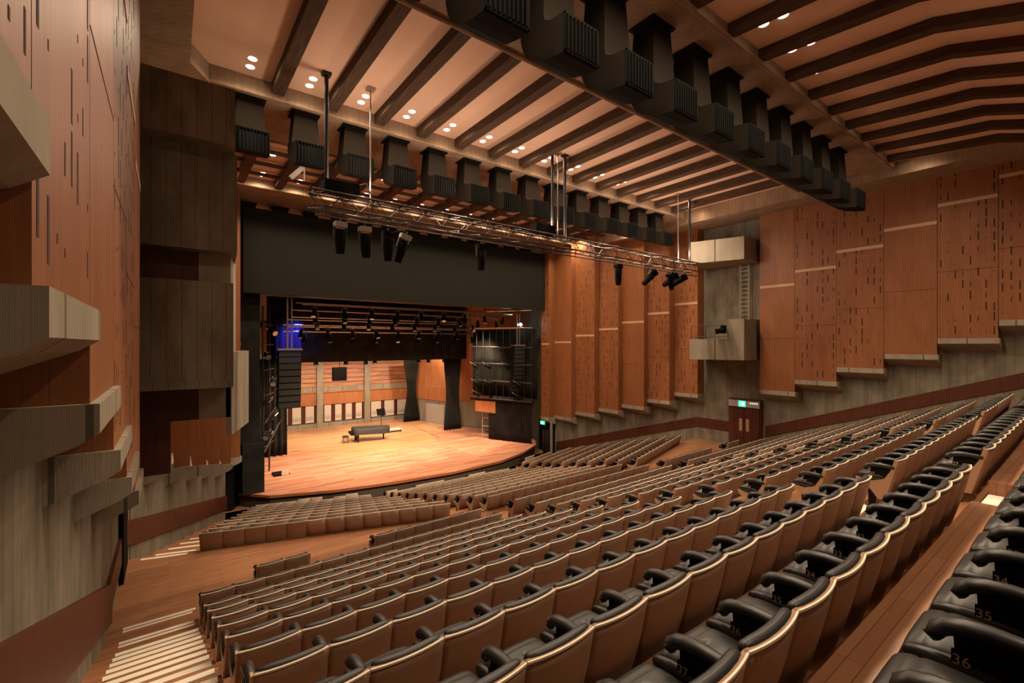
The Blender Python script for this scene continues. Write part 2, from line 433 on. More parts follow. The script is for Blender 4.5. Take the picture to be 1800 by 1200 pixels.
for s in near:
    x, y, z, rz, blk, k, i, le, re, num = s
    lab = f"tan backed black leather seat, {GT[blk]} block, {ORD[(k+1) if 'upper' in blk else k]} row {'from camera' if 'upper' in blk else 'ahead of gangway'}, {ORD[i]} from left"
    r = empty('theatre_seat', (x, y, z+H), lab, 'seat', f"theatre seats in the {blk} block", rz)
    for nm, me in HI.items():
        if nm == 'number_plate' and vis(s) > 9: continue
        o = link(nm, me, r)
        if nm == 'number_plate' and num: link('seat_number', digits(num), o)
    if le: link('end_panel', ENDM[-1], r)
    if re: link('end_panel', ENDM[1], r); link('armrest', ARM2, r); link('arm_post', POST2, r)
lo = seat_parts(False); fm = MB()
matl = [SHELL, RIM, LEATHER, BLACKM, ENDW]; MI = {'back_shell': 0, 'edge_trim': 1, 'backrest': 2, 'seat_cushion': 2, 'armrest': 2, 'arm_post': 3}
# distant seat backs catch the light on their rolled tops
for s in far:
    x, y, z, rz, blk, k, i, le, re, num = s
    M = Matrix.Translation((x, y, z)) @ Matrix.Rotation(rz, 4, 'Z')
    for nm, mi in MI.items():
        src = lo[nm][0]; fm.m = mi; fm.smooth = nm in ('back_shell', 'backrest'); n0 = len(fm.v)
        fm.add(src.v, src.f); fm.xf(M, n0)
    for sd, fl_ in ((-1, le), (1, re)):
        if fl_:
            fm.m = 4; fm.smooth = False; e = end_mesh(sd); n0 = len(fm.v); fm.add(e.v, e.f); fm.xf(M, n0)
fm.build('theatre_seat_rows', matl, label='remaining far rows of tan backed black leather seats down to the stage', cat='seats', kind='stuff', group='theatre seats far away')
# ================================================================ SIDE WALLS
TOP = 7.6
Zf = lambda y: -1.525-.367*y
def base_wall(side):
    s = 1 if side == 'right' else -1
    X = lambda x: x if s > 0 else None
    b = MB()
    if side == 'right':
        b.prism([(26.75, -4), (28.5, -4), (28.5, 30), (24.0, 30), (24.0, 26.2), (26.75, 16.0)], 'z', -9.6, TOP+1.2)
    else:
        b.prism([(-1.0, -4), (-3, -4), (-3, 30), (2.2, 30), (2.2, 26.2), (-1.0, 16.0)], 'z', -9.6, TOP+1.2)
    return struct('wall_'+side, b, CONC)
WR = base_wall('right'); WL = base_wall('left')
# panels: (y0,y1,X,zb,kind)
rear = [(10.1, 11.87, -2.5, 0), (8.25, 10.1, -1.84, 1), (6.4, 8.25, -1.12, 1), (4.58, 6.4, -.44, 0), (2.79, 4.58, .25, 1), (.95, 2.79, .95, 1), (-.9, .95, 1.63, 0), (-2.7, -.9, 2.3, 1)]
front = [(15.5, 17.1, 26.0, -3.08, 1), (17.1, 18.77, 25.43, -3.62, 1), (18.77, 20.6, 25.07, -4.14, 0), (20.6, 22.4, 24.68, -4.57, 1), (22.4, 24.27, 24.24, -5.0, 1), (24.27, 26.1, 23.8, -5.48, 0), (26.1, 27.0, 23.2, -5.62, 1)]
random.seed(4)
def panel(parent, side, y0, y1, X, zb, kind, ledge=True):
    sg = 1 if side == 'right' else -1
    xo = 28.4 if sg > 0 else -2.9
    p = MB(); a, b_ = sorted((X, xo))
    p.box(a, b_, y0+.008, y1-.008, zb, TOP+1)
    e = .002
    def face(ya, yb, za, zb2, mi, d=e):
        p.m = mi; xx = sorted((X, X-sg*d)); p.box(xx[0], xx[1], ya, yb, za, zb2); p.m = 0
    if kind:
        W_ = y1-y0; nc = 8
        for r_ in range(40):
            zz = zb+.18+r_*.47
            if zz > TOP-.3: break
            pick = random.sample(range(nc), 5)
            for j, c in enumerate(pick):
                yy = y0+W_*(c+.5)/nc; dz_ = random.choice((0, .05, -.04))
                if j < 2: face(yy-.022, yy+.022, zz+dz_, zz+dz_+.33, 1)
                elif j == 2: face(yy-.015, yy+.015, zz+.05, zz+.24, 1)
                else: face(yy-.012, yy+.012, zz+.1+dz_, zz+.15+dz_, 1)
    zj = zb+5.57
    if zj < TOP: face(y0+.01, y1-.01, zj, zj+.14, 2, .012)
    face(y0+.01, y1-.01, zb+2.8, zb+2.815, 1, .004)
    o = p.build('wood_panel', [WOOD, SLOT, JOINT], parent)
    if ledge:
        l = MB(); X2 = X-sg*.06; xw = X+sg*1.4
        l.prism([(X2, zb-.0), (X2, zb-.22), (X2+sg*.12, zb-.30), (xw, zb-.85), (xw, zb)], 'y', y0-.04, y1-.02)
        l.build('concrete_ledge', CONC2, parent)
for y0, y1, zb, kd in rear:
    panel(WR, 'right', y0, y1, 26.12, zb, kd); panel(WL, 'left', y0, y1, -.47, zb, kd)
for y0, y1, X, zb, kd in front:
    panel(WR, 'right', y0, y1, X, zb, kd); panel(WL, 'left', y0+.2, y1+.2, -.35+.31*(y0+.2-16)+.0, zb, kd)
# dado boards
def dado(parent, x0, y0, x1, y1, za, zb, h=.58, t=.05, sg=1):
    m = MB(); m.hexa([(x0, y0, za-h), (x1, y1, zb-h), (x1-sg*t, y1, zb-h), (x0-sg*t, y0, za-h)], [(x0, y0, za), (x1, y1, zb), (x1-sg*t, y1, zb), (x0-sg*t, y0, za)])
    m.build('dado_board', WOODR, parent)
dado(WR, 26.75, -2, 26.75, 11.85, -4.6+.36*13.9, -4.6); dado(WR, 26.75, 13.85, 26.75, 16.0, -4.6, -4.6)
dado(WR, 26.75, 16.0, 24.02, 26.1, -4.6, -7.55)
dado(WL, -1.0, -1, -1.0, 12.0, -4.75+.362*13, -4.75, .78, .10, -1); dado(WL, -1.0, 12.0, -1.0, 14.8, -4.75, -4.8, .62, .07, -1)
dado(WL, -1.0, 16.0, 2.2, 26.2, -4.75, -7.4, .68, .07, -1)
# balconies in the side bays
def balcony(side):
    mx = (lambda x: x) if side == 'right' else (lambda x: 25.7-x)
    def hx(m, pts, z0, z1): m.prism([(mx(x), y) for x, y in pts], 'z', z0, z1)
    if side == 'right':
        r = empty('upper_balcony', (0, 0, 0), 'pale concrete box balcony high on the right wall above the exit door', 'balcony')
        m = MB(); hx(m, [(26.9, 12.1), (24.83, 12.1), (23.9, 14.75), (26.9, 15.45)], 4.62, 5.85); m.build('parapet', CONC2, r)
        r = empty('lower_balcony', (0, 0, 0), 'pale concrete stepped balcony on the right wall below the ladder', 'balcony')
        m = MB(); hx(m, [(26.9, 12.1), (24.83, 12.1), (24.55, 12.9), (26.9, 12.9)], -.86, 1.38); hx(m, [(26.9, 12.9), (24.55, 12.9), (23.9, 14.75), (26.9, 15.45)], -.86, .30); m.build('parapet', CONC2, r)
        m = MB(); m.tube([(24.58, 12.95, 1.05), (23.98, 14.68, 1.05), (23.98, 14.68, .3)], .022, 6); m.tube([(24.2, 13.95, 1.05), (24.2, 13.95, .3)], .018, 6); m.tube([(24.58, 12.95, .42), (23.98, 14.68, .42)], .018, 6); m.build('railing', DARK, r)
        l = empty('balcony_spotlight', (0, 0, 0), 'small black spotlight clamped to the lower right balcony railing', 'light')
        m = MB(); m.tube([(24.35, 12.98, .78), (24.15, 13.35, .70)], [.12, .16], 10); m.box(24.32, 24.5, 12.9, 13.15, .6, 1.05); m.build('lamp_body', BLACKM, l)
        r = empty('wall_ladder', (0, 0, 0), 'pale metal rung ladder fixed between the two right balconies', 'ladder')
        m = MB()
        for yy in (12.62, 13.1): m.tube([(26.45, yy, 1.3), (26.45, yy, 4.65)], .028, 6)
        m.build('side_rail', PALE, r)
        for q_ in range(13):
            m = MB(); m.tube([(26.45, 12.62, 1.45+q_*.25), (26.45, 13.1, 1.45+q_*.25)], .022, 6); m.build('rung', PALE, r)
    else:
        r = empty('upper_balcony', (0, 0, 0), 'dark concrete balcony highest on the left wall under the ceiling', 'balcony')
        m = MB(); m.prism([(-1.2, 12.2), (1.22, 12.2), (1.40, 14.75), (-1.2, 15.4)], 'z', 4.55, 5.85); m.build('parapet', CONC, r)
        r = empty('middle_balcony', (0, 0, 0), 'dark concrete box on the left wall between two other balconies', 'balcony')
        m = MB(); m.prism([(-1.2, 12.75), (1.31, 12.75), (1.44, 14.5), (-1.2, 15.3)], 'z', 2.2, 4.55); m.build('parapet', CONC, r)
        r = empty('lower_balcony', (0, 0, 0), 'dark square concrete balcony on the left wall at eye level', 'balcony')
        m = MB(); m.prism([(-1.2, 12.2), (1.18, 12.2), (1.22, 13.2), (-1.2, 13.4)], 'z', -.98, 1.40); m.box(-1.2, 1.16, 12.16, 12.2, -.98, -.8); m.build('parapet', CONC, r)
        r = empty('low_parapet', (0, 0, 0), 'narrow pale concrete parapet beside the lower left balcony near the stage', 'balcony')
        m = MB(); m.prism([(1.24, 13.2), (1.84, 15.1), (1.70, 15.1), (1.12, 13.2)], 'z', -2.25, -.18); m.build('parapet', CONC2, r)
balcony('right'); balcony('left')
m = MB(); m.box(-1.1, .57, 13.25, 15.0, -1.8, 4.5); m.box(-1.1, .03, 13.25, 15.5, -3.0, -1.8); m.build('bay_shade_block', WOODR, WL)  # solid dark blocks put the shade of the open bay into shape and colour
m = MB(); m.prism([(.57, 13.2), (1.22, 13.2), (1.50, 14.9), (.8, 14.9)], 'z', -1.8, 4.5); m.build('bay_pier', CONC2, WL)
# doors
D2 = MB(); D2.box(26.55, 26.76, 12.0, 13.85, -5.95, -3.15)
d2 = struct('door_2', D2, WOODR)
for a, b in ((12.08, 12.9), (12.94, 13.77)):
    m = MB(); m.box(26.50, 26.56, a, b, -5.93, -3.72); m.m = 1; m.box(26.485, 26.50, a+.55 if a < 12.5 else a+.08, (a+.55 if a < 12.5 else a+.08)+.18, -5.0, -4.3); m.build('door_leaf', [WOODR, mat('door_glass', (.45, .28, .15), .2)], d2)
m = MB(); m.box(26.47, 26.55, 12.05, 13.8, -3.62, -3.25); m.m = 1; m.box(26.46, 26.472, 12.82, 13.22, -3.60, -3.27)
m.m = 2; m.box(26.45, 26.462, 12.93, 13.02, -3.55, -3.33); m.box(26.45, 26.462, 13.09, 13.13, -3.5, -3.33); m.box(26.45, 26.462, 12.87, 12.90, -3.5, -3.36)
m.m = 3
for q_ in range(4): m.box(26.46, 26.472, 12.15+q_*.12, 12.22+q_*.12, -3.40, -3.33)
m.build('exit_sign_strip', [PALE, GREEN, WSIGN, WSIGN], None, label='lit green exit sign strip over the right wall double doors', cat='exit sign')
D1 = MB(); D1.box(-1.02, -.9, 14.8, 16.6, -5.95, -3.4); d1 = struct('door_1', D1, BLACKM)
m = MB(); m.box(-.98, -.86, 16.40, 16.46, -5.95, -3.55); m.build('door_leaf', WOODR, d1)
# right side opening next to the stage with its sign
m = MB(); m.box(23.9, 24.3, 26.3, 28.1, -8.5, -6.0)
d3 = struct('door_3', m, BLACKM)
m = MB(); m.box(22.70, 22.82, 25.25, 25.40, -8.5, -5.75); m.build('door_jamb', CONC2, d3)
for q_ in range(3):
    m = MB(); m.box(22.70, 22.86, 25.62+q_*.26, 25.72+q_*.26, -8.4, -6.5); m.build('door_slat', DARK, d3)
m = MB(); m.box(22.55, 22.62, 25.9, 26.35, -6.05, -5.8); m.m = 1; m.box(22.54, 22.552, 26.02, 26.22, -6.0, -5.85); m.build('exit_sign', [GREEN, WSIGN], None, label='small bright green exit sign beside the right end of the stage', cat='exit sign')
# ================================================================ CEILING
ZS = 7.45; XA, XB = .42, 24.45
bays = [('B', 9.34, 15.3, 7.88), ('C', 18.67, 24.3, 7.80)]
ce = MB()
ce.box(XA-.3, XB+.3, 5.6, 9.34, ZS, ZS+1.2); ce.box(XA-.3, XB+.3, 15.3, 18.67, ZS, ZS+1.2); ce.box(XA-.3, XB+.3, 24.3, 28.3, ZS, ZS+1.2)
for a, b in ((5.6, 5.72), (9.22, 9.34), (15.3, 15.42), (18.55, 18.67), (24.3, 24.42)): ce.tube([(XA, (a+b)/2, ZS), (XB, (a+b)/2, ZS)], .075, 8)
ce.box(-3, XA, -3, 30, 7.1, 8.9); ce.box(XB, 28.5, -3, 30, 7.1, 8.9)
ce.prism([(XA-.1, 14.3), (.95, 15.4), (XA-.1, 15.4)], 'z', ZS-.1, 8.9)
CE = struct('ceiling', ce, CONCC)
def slab(name, y0, y1, z0, z1, m_, x0=XA, x1=XB, par=None):
    s_ = MB(); s_.hexa([(x0, y0, z0), (x1, y0, z0), (x1, y1, z1), (x0, y1, z1)], [(x0, y0, z0+.2), (x1, y0, z0+.2), (x1, y1, z1+.2), (x0, y1, z1+.2)])
    return s_.build(name, m_, par)
LX = [1.84+1.575*k for k in range(15)]; BX = [2.63+1.575*k for k in range(14)]
for nm, y0, y1, zp in bays:
    slab('plaster_panel', y0, y1, zp, zp, PLASTER, par=CE)
    for x in BX: 
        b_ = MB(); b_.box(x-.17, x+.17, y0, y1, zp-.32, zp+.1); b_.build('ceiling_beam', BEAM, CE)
for y0, y1, z0, z1 in ((2.5, 5.6, 7.42, 7.68), (-3.5, 2.5, 5.35, 7.42)):
    slab('plaster_panel', y0, y1, z0, z1, PLASTER, par=CE)
for x in [v+.33 for v in BX]+[2.96-1.575]:
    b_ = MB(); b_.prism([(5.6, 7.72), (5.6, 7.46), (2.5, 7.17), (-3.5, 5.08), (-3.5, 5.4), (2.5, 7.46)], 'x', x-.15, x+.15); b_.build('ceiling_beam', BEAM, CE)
# cross members of the bay nearest the stage
for y in (20.2, 21.7, 23.1):
    b_ = MB(); b_.box(XA, XB, y-.05, y+.05, 7.56, 7.7); b_.build('cross_rib', BEAM, CE)
# downlights
dl = MB(False); dl.m = 0; dl.smooth = True; dl.tube([(0, 0, -.014), (0, 0, .03)], .11, 16); dl.m = 1
for k in range(16):
    a = 2*math.pi*k/16; b = 2*math.pi*(k+1)/16
    dl.add([(math.cos(a)*.11, math.sin(a)*.11, -.012), (math.cos(b)*.11, math.sin(b)*.11, -.012), (math.cos(b)*.13, math.sin(b)*.13, 0), (math.cos(a)*.13, math.sin(a)*.13, 0)], [(0, 1, 2, 3)])
DLM = dl.mesh('downlight', [LAMP, WHITE])
def downlight(x, y, z, lab, grp, watt=0, size=160):
    o = link('downlight', DLM, None, lab, 'downlight', grp, None, (x, y, z+H))
    if watt:
        L = bpy.data.lights.new('downlight_lamp', 'SPOT'); L.energy = watt; L.color = WARM; L.spot_size = R(size); L.spot_blend = 1.0; L.shadow_soft_size = .10
        l = link('lamp_light', L, o, loc=(0, 0, -.06))
for i, x in enumerate(LX):
    for j, y in enumerate((14.33, 14.78)):
        downlight(x, y, 7.88, f"recessed downlight in the large centre ceiling bay, {ORD[i]} pair from left, {['nearer','farther'][j]} lamp", 'downlights of the large middle ceiling bay', (DOWN_W*2 if i < 14 else DOWN_W*.3) if j == 0 else 0)
for i, x in enumerate(LX[4:]):
    for j, y in enumerate((4.62, 5.05)):
        downlight(x+.02, y, 7.68-.084*(5.6-y), f"recessed downlight in the nearest ceiling bay, {ORD[i]} pair from left, {['nearer','farther'][j]} lamp", 'downlights of the ceiling bay overhead', DOWN_W*2 if j == 0 and i < 8 else (DOWN_W*(.6 if i < 10 else .2) if j == 0 else 0))
for x in LX[:4]: 
    downlight(x, 4.8, 7.6, f'recessed downlight overhead in the nearest ceiling bay, {ORD[LX.index(x)]} from the left wall', 'downlights overhead', DOWN_W*2)
for i, x in enumerate(LX):
    for j, y in enumerate((19.5, 20.9, 23.35, 23.75)):
        downlight(x, y, 7.80, f"recessed downlight in the far ceiling bay, {ORD[i]} column from left, {ORD[j]} row from camera", 'downlights of the far ceiling bay', DOWN_W*1.6 if j == 3 else (DOWN_W*.9 if j == 0 else 0))
for i, y in enumerate((-1.2,)):
    for j, x in enumerate((5, 9.5, 14, 18.5, 23)):
        downlight(x, y, 6.12, f'recessed downlight in the sloping rear ceiling, {ORD[j]} from left wall', 'rear sloping ceiling downlights', DOWN_W*3)
# air nozzles
def nozzle(neck):
    D = {}
    m = MB(False); m.smooth = False
    prof = [(.0, -.36), (.0, .33), (.30, .37), (.46, .46), (.5, .6), (1.17, .6), (1.16, .42), (1.10, .22), (.98, .03), (.80, -.12), (.58, -.23), (.3, -.31)]
    m.prism(prof, 'x', -.43, .43); D['duct'] = (m, DUCT)
    m = MB(False); m.hexa([(-.42, .5, .5), (.42, .5, .5), (.42, 1.17, .5), (-.42, 1.17, .5)], [(-.33, .58, neck), (.33, .58, neck), (.33, 1.12, neck), (-.33, 1.12, neck)]); D['neck'] = (m, DUCT)
    m = MB(False); m.box(-.42, .42, .5, 1.2, neck-.05, neck-.005); D['collar'] = (m, BLACKM)
    m = MB(False)
    m.box(-.43, .43, -.03, 0, -.355, .325); m.m = 1
    for k in range(9): x = -.36+k*.09; m.box(x-.012, x+.012, -.09, -.03, -.32, .30)
    m.box(-.43, .43, -.06, -.03, .29, .33); m.box(-.43, .43, -.06, -.03, -.36, -.32); m.box(-.43, -.40, -.06, -.03, -.36, .33); m.box(.40, .43, -.06, -.03, -.36, .33)
    D['grille'] = (m, [BLACKM, mat('grille_fin', (.005, .0045, .004), .9, spec=.03)])
    return {k: v[0].mesh(k, v[1]) for k, v in D.items()}
N1, N2 = nozzle(2.05), nozzle(1.53)
def noz(M, x, y, z, lab, grp):
    r = empty('air_nozzle', (x, y, z+H), lab, 'air nozzle', grp)
    for k, me in M.items(): link(k, me, r)
for i in range(13): noz(N1, .95+1.633*i, 5.75, 5.40, f"dark hanging ventilation nozzle in the nearest ceiling trough, {ORD[i]} from left wall", 'ventilation nozzles of the nearest trough')
for i in range(14): noz(N2, 1.95+1.567*i, 15.1, 5.92, f"dark hanging ventilation nozzle in the middle ceiling trough, {ORD[i]} from left wall", 'ventilation nozzles of the middle trough')
for i in range(13): noz(N2, 3.3+1.567*i, 26.75, 5.92+.0, f"dark ventilation nozzle above the stage curtain, {ORD[i]} from left wall", 'ventilation nozzles above the stage curtain')
# ================================================================ STAGE
ZST = -7.75
SP = [(2.87, 27.6), (4.14, 26.07), (7.08, 25.0), (10.4, 24.45), (13.9, 24.25), (17.6, 24.6), (20.3, 25.6), (22.7, 27.0), (23.9, 28.6), (24.2, 33), (21.2, 38.6), (19.85, 44.9), (5.6, 44.9), (4.1, 36)]
st = empty('stage', (0, 0, 0), 'broad pale wooden stage platform with a bowed front edge', 'stage')
m = MB(); m.prism(SP, 'z', ZST-.12, ZST); m.build('stage_deck', APRON, st)
m = MB(); m.prism([(5.7, 44.8), (4.6, 36.5), (7.4, 36), (9, 31.6), (17, 32.4), (18.3, 36.4), (21.0, 38.7), (19.8, 44.8)], 'z', ZST, ZST+.004); m.build('inner_stage_floor', STAGEF, st)
m = MB(); m.prism([(x+(.0 if 3 < x < 22 else (.08 if x < 12 else -.08)), y+.12) for x, y in SP], 'z', -8.6, ZST-.12); m.build('stage_front', mat('stage_skirt', (.05, .035, .02), .8), st)
m = MB()
for i in range(7): 
    (xa, ya), (xb, yb) = SP[i], SP[i+1]; m.hexa([(xa, ya-.02, ZST-.13), (xb, yb-.02, ZST-.13), (xb, yb+.05, ZST-.13), (xa, ya+.05, ZST-.13)], [(xa, ya-.02, ZST+.003), (xb, yb-.02, ZST+.003), (xb, yb+.05, ZST+.003), (xa, ya+.05, ZST+.003)])
m.build('edge_board', woodpanel('stage_edge', (.20, .06, .025), (.34, .12, .05)), st)
m = MB()
for a, b in (((9.5, 30), (14, 27.6)), ((12.5, 38), (15.5, 34)), ((16, 42), (19, 36)), ((18.5, 40), (18, 34)), ((7, 36), (11, 33)), ((10, 41), (13, 39.5))):
    d = (Vector((*b, 0))-Vector((*a, 0))); n_ = Vector((-d.y, d.x, 0)).normalized()*.03
    A, B = Vector((*a, ZST)), Vector((*b, ZST)); m.hexa([tuple(A-n_), tuple(B-n_), tuple(B+n_), tuple(A+n_)], [tuple(v+Vector((0, 0, .004))) for v in (A-n_, B-n_, B+n_, A+n_)])
m.build('floor_trap_joint', SLOT, st)
# back wall
wb = MB(); wb.box(-2, 30, 45.0, 45.4, -8.6, 8.5); WB = struct('wall_back', wb, CONC2)
# walls closing the stage house
m = MB(); m.prism([(-3, 27.2), (2.6, 27.2), (2.9, 28.0), (4.0, 36), (5.5, 45.2), (-3, 45.2)], 'z', -8.6, 8.5); struct('wall_stage_left', m, BLACKM)
m = MB(); m.prism([(30, 28), (25, 28), (24.5, 33), (21.3, 38.6), (19.9, 45.2), (30, 45.2)], 'z', -8.6, -5.4); WSR = struct('wall_stage_right', m, CONC2)
m = MB(); m.prism([(30, 28), (25, 28), (24.6, 33), (21.4, 38.6), (20.0, 45.2), (30, 45.2)], 'z', -5.4, 8.5); m.build('upper_wall', STAGEW, WSR)
m = MB(); m.prism([(21.27, 38.4), (19.86, 45.1), (20.1, 45.1), (21.5, 38.4)], 'z', -5.5, -4.1); m.build('vertical_boarding', STAGEW, WSR)
m = MB(); m.prism([(21.1, 38.9), (20.55, 41.6), (20.75, 41.6), (21.3, 38.9)], 'z', -7.75, -5.9); m.build('stage_door', PALE, WSR)
m = MB(); m.box(-3, 30, 27.2, 46, 8.2, 8.6); struct('ceiling_stage', m, BLACKM)
# back wall bays between the concrete columns
cols = [(5.9, 6.5), (10.95, 11.5), (15.4, 15.95), (21.5, 22)]
for a, b in cols: 
    m = MB(); m.box(a, b, 44.55, 45.0, -7.75, 1.5); m.build('concrete_column', CONC2, WB)
for q_ in range(3):
    a, b = cols[q_][1], cols[q_+1][0]
    m = MB(); m.box(a, b, 44.7, 45, -7.75, -7.35); m.box(a, b, 44.75, 45, -4.47, -3.98); m.build('concrete_rail', CONC2, WB)
    m = MB(); m.box(a, b, 44.78, 45, -5.56, -4.47); m.box(a, b, 44.7, 44.8, -4.55, -4.45); m.box(a, b, 44.7, 44.8, -5.66, -5.54); m.build('vertical_boarding', STAGEW, WB)
    m = MB()
    n_ = 14
    for t in range(n_):
        z0 = -3.98+t*.42; m.hexa([(a, 44.72, z0), (b, 44.72, z0), (b, 45, z0), (a, 45, z0)], [(a, 44.82, z0+.40), (b, 44.82, z0+.40), (b, 45, z0+.40), (a, 45, z0+.40)])
    m.build('horizontal_boarding', BOARDM, WB)
    m = MB(); m.box(a, b, 44.82, 45, -7.35, -5.6); m.build('dark_framing', WOODR, WB)
    n_ = 4; wd = (b-a)/n_
    for t in range(n_):
        m = MB(); m.box(a+wd*t+.16, a+wd*(t+1)-.22, 44.74, 44.84, -7.25, -5.72); m.m = 1; m.box(a+wd*t+.22, a+wd*(t+1)-.28, 44.70, 44.745, -6.95, -6.68); m.build('white_panel', [WHITE, PALE], WB)
# front border curtain (black), hung flat across the stage opening
def cloth(name, x0, x1, y, z0, z1, label, amp=.06, wl=.5, mt=CLOTH, par=None, rot=None, taper=0, cat='curtain', group=None, nv=6, pts=None):
    m = MB(); m.smooth = True; n = max(8, int(abs((x1-x0))/wl*6))
    if pts:
        L = math.dist(*pts); n = max(8, int(L/wl*6))
    def f(u, v):
        a = amp*math.sin(u*n/6*2*math.pi)*(.4+.6*v)
        if pts:
            (ax, ay), (bx, by) = pts; dx, dy = bx-ax, by-ay; l = math.hypot(dx, dy)
            uu = .5+(u-.5)*(1-taper*(1-v)*1.0)
            return (ax+dx*uu-dy/l*a, ay+dy*uu+dx/l*a, z1+(z0-z1)*v)
        uu = .5+(u-.5)*(1-taper*math.sin(math.pi*min(1, v*1.0))**2)
        return (x0+(x1-x0)*uu, y+a, z1+(z0-z1)*v)
    m.grid(f, n, nv, (0, .02, 0))
    return m.build(name, mt, par, label=label, cat=cat, group=group)
m = MB(); m.box(3.0, 23.35, 26.55, 26.70, 2.62, 6.95); m.build('border_curtain', mat('border_cloth', (.018, .017, .013), .95, spec=.05), None, label='wide black border cloth stretched across the top of the stage opening', cat='curtain')
cloth('border_curtain', 5.5, 21.9, 36, -1.34, 3.4, 'long black border hung behind the lighting bars over mid stage', .04, .8)
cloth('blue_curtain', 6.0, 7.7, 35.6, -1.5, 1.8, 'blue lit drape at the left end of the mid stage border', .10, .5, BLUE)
cloth('side_curtain', 4.3, 6.6, 35.0, ZST+.02, -1.0, 'tall black side drape behind the left speaker array', .14, .4, nv=8)
cloth('side_curtain', 18.6, 20.3, 42.6, ZST+.02, -1.3, 'narrow gathered black drape nearest the back wall on the right', .10, .35, taper=.45, nv=10)
cloth('side_curtain', 19.7, 21.5, 36.3, ZST+.02, -1.2, 'tall black gathered drape on the right of the stage', .12, .35, taper=.25, nv=10)
cloth('side_curtain', 0, 1, 0, ZST, -3.6, 'low black masking drape at the left front of the stage', .12, .4, pts=((2.9, 27.3), (4.6, 31.5)), nv=6)
cloth('side_curtain', 0, 1, 0, ZST+.02, -4.2, 'wide black masking drape below the right lighting frame', .04, .5, pts=((20.9, 30.9), (22.5, 27.3)), nv=6)
cloth('side_curtain', 0, 1, 0, -4.3, 1.2, 'tall black cloth backing the right lighting frame', .03, .6, pts=((20.7, 33.0), (23.0, 27.3)), nv=4)
cloth('side_curtain', 0, 1, 0, ZST, 2.6, 'tall black cloth at the far left of the stage opening', .08, .6, pts=((3.0, 27.6), (4.4, 34.5)), nv=4)
m = MB(); m.box(2.9, 3.85, 27.32, 27.40, -5.2, 2.7); m.build('side_curtain', CLOTH, None, label='flat black cloth filling the left edge of the stage opening', cat='curtain')
m = MB(); m.box(3.0, 4.0, 26.9, 27.4, ZST, -5.2); m.build('skirted_table', CLOTH, None, label='black cloth covered block at the front left stage corner', cat='table')
# right lighting frame (scaffold)
fr = empty('side_lighting_rig', (0, 0, 0), 'black pipe frame with side lights on the right of the stage', 'lighting frame')
A, B = Vector((20.3, 32.6, 0)), Vector((22.5, 27.2, 0))
def P3(t, z, off=-.15): 
    v = A+(B-A)*t; return (v.x+off, v.y+off*.4, z)
for z in (-4.4, -2.95, -1.55, -.2, 1.35, 2.7):
    m = MB(); m.tube([P3(0, z), P3(1, z-.05)], .055, 6); m.build('horizontal_pipe', STEEL if z > 0 else RIG, fr)
for t in [i/9 for i in range(10)]:
    m = MB(); m.tube([P3(t, -4.4), P3(t, 1.4 if 0 < t < 1 else 2.7)], .022, 6); m.build('vertical_pipe', RIG, fr)
m = MB(); m.hexa([P3(0, -4.62), P3(1, -4.62), P3(1, -4.62, .2), P3(0, -4.62, .2)], [P3(0, -4.45), P3(1, -4.45), P3(1, -4.45, .2), P3(0, -4.45, .2)]); m.build('walkway', BLACKM, fr)
m = MB(); m.hexa([P3(.08, -5.55, -.1), P3(.42, -5.6, -.1), P3(.42, -5.6, .1), P3(.08, -5.55, .1)], [P3(.08, -4.65, -.1), P3(.42, -4.65, -.1), P3(.42, -4.65, .1), P3(.08, -4.65, .1)]); m.build('wood_header_board', STAGEW, None, label='short orange wood board hanging under the right lighting frame', cat='board')
# theatre lantern
def lantern(parts=True):
    D = {}
    m = MB(False); m.tube([(0, 0, .10), (0, -.03, -.12), (0, -.06, -.26), (0, -.07, -.34)], [.07, .11, .11, .14], 10); D['lamp_body'] = (m, BLACKM)
    m = MB(False); m.tube([(-.14, -.02, -.05), (-.14, 0, .18), (.14, 0, .18), (.14, -.02, -.05)], .013, 5); m.tube([(0, 0, .18), (0, 0, .34)], .02, 5); D['yoke'] = (m, STEEL)
    m = MB(False); m.tube([(0, -.07, -.335), (0, -.071, -.345)], .115, 10); D['lens'] = (m, GLASS)
    return {k: v[0].mesh(k, v[1]) for k, v in D.items()}
LN = lantern()
def lan(x, y, z, rx, rz, lab, grp, s=1.0):
    o = empty('stage_lantern', (x, y, z+H), lab, 'stage light', grp, rz); o.rotation_euler[0] = rx; o.scale = (s, s, s)
    for k, me in LN.items(): link(k, me, o)
n_ = 0
for z in (-1.7, -3.1, -4.0):
    for t in ((.08, .3, .62), (.1, .33, .8), (.12, .78))[[-1.7, -3.1, -4.0].index(z)]:
        v = P3(t, z, -.35); lan(v[0], v[1], z, R(-50), R(80), f'small side light on the right lighting frame, {["upper","middle","lower"][[-1.7,-3.1,-4.0].index(z)]} pipe, {ORD[n_ % 8]} counted downward', 'side lights on the right frame', 1.3); n_ += 1
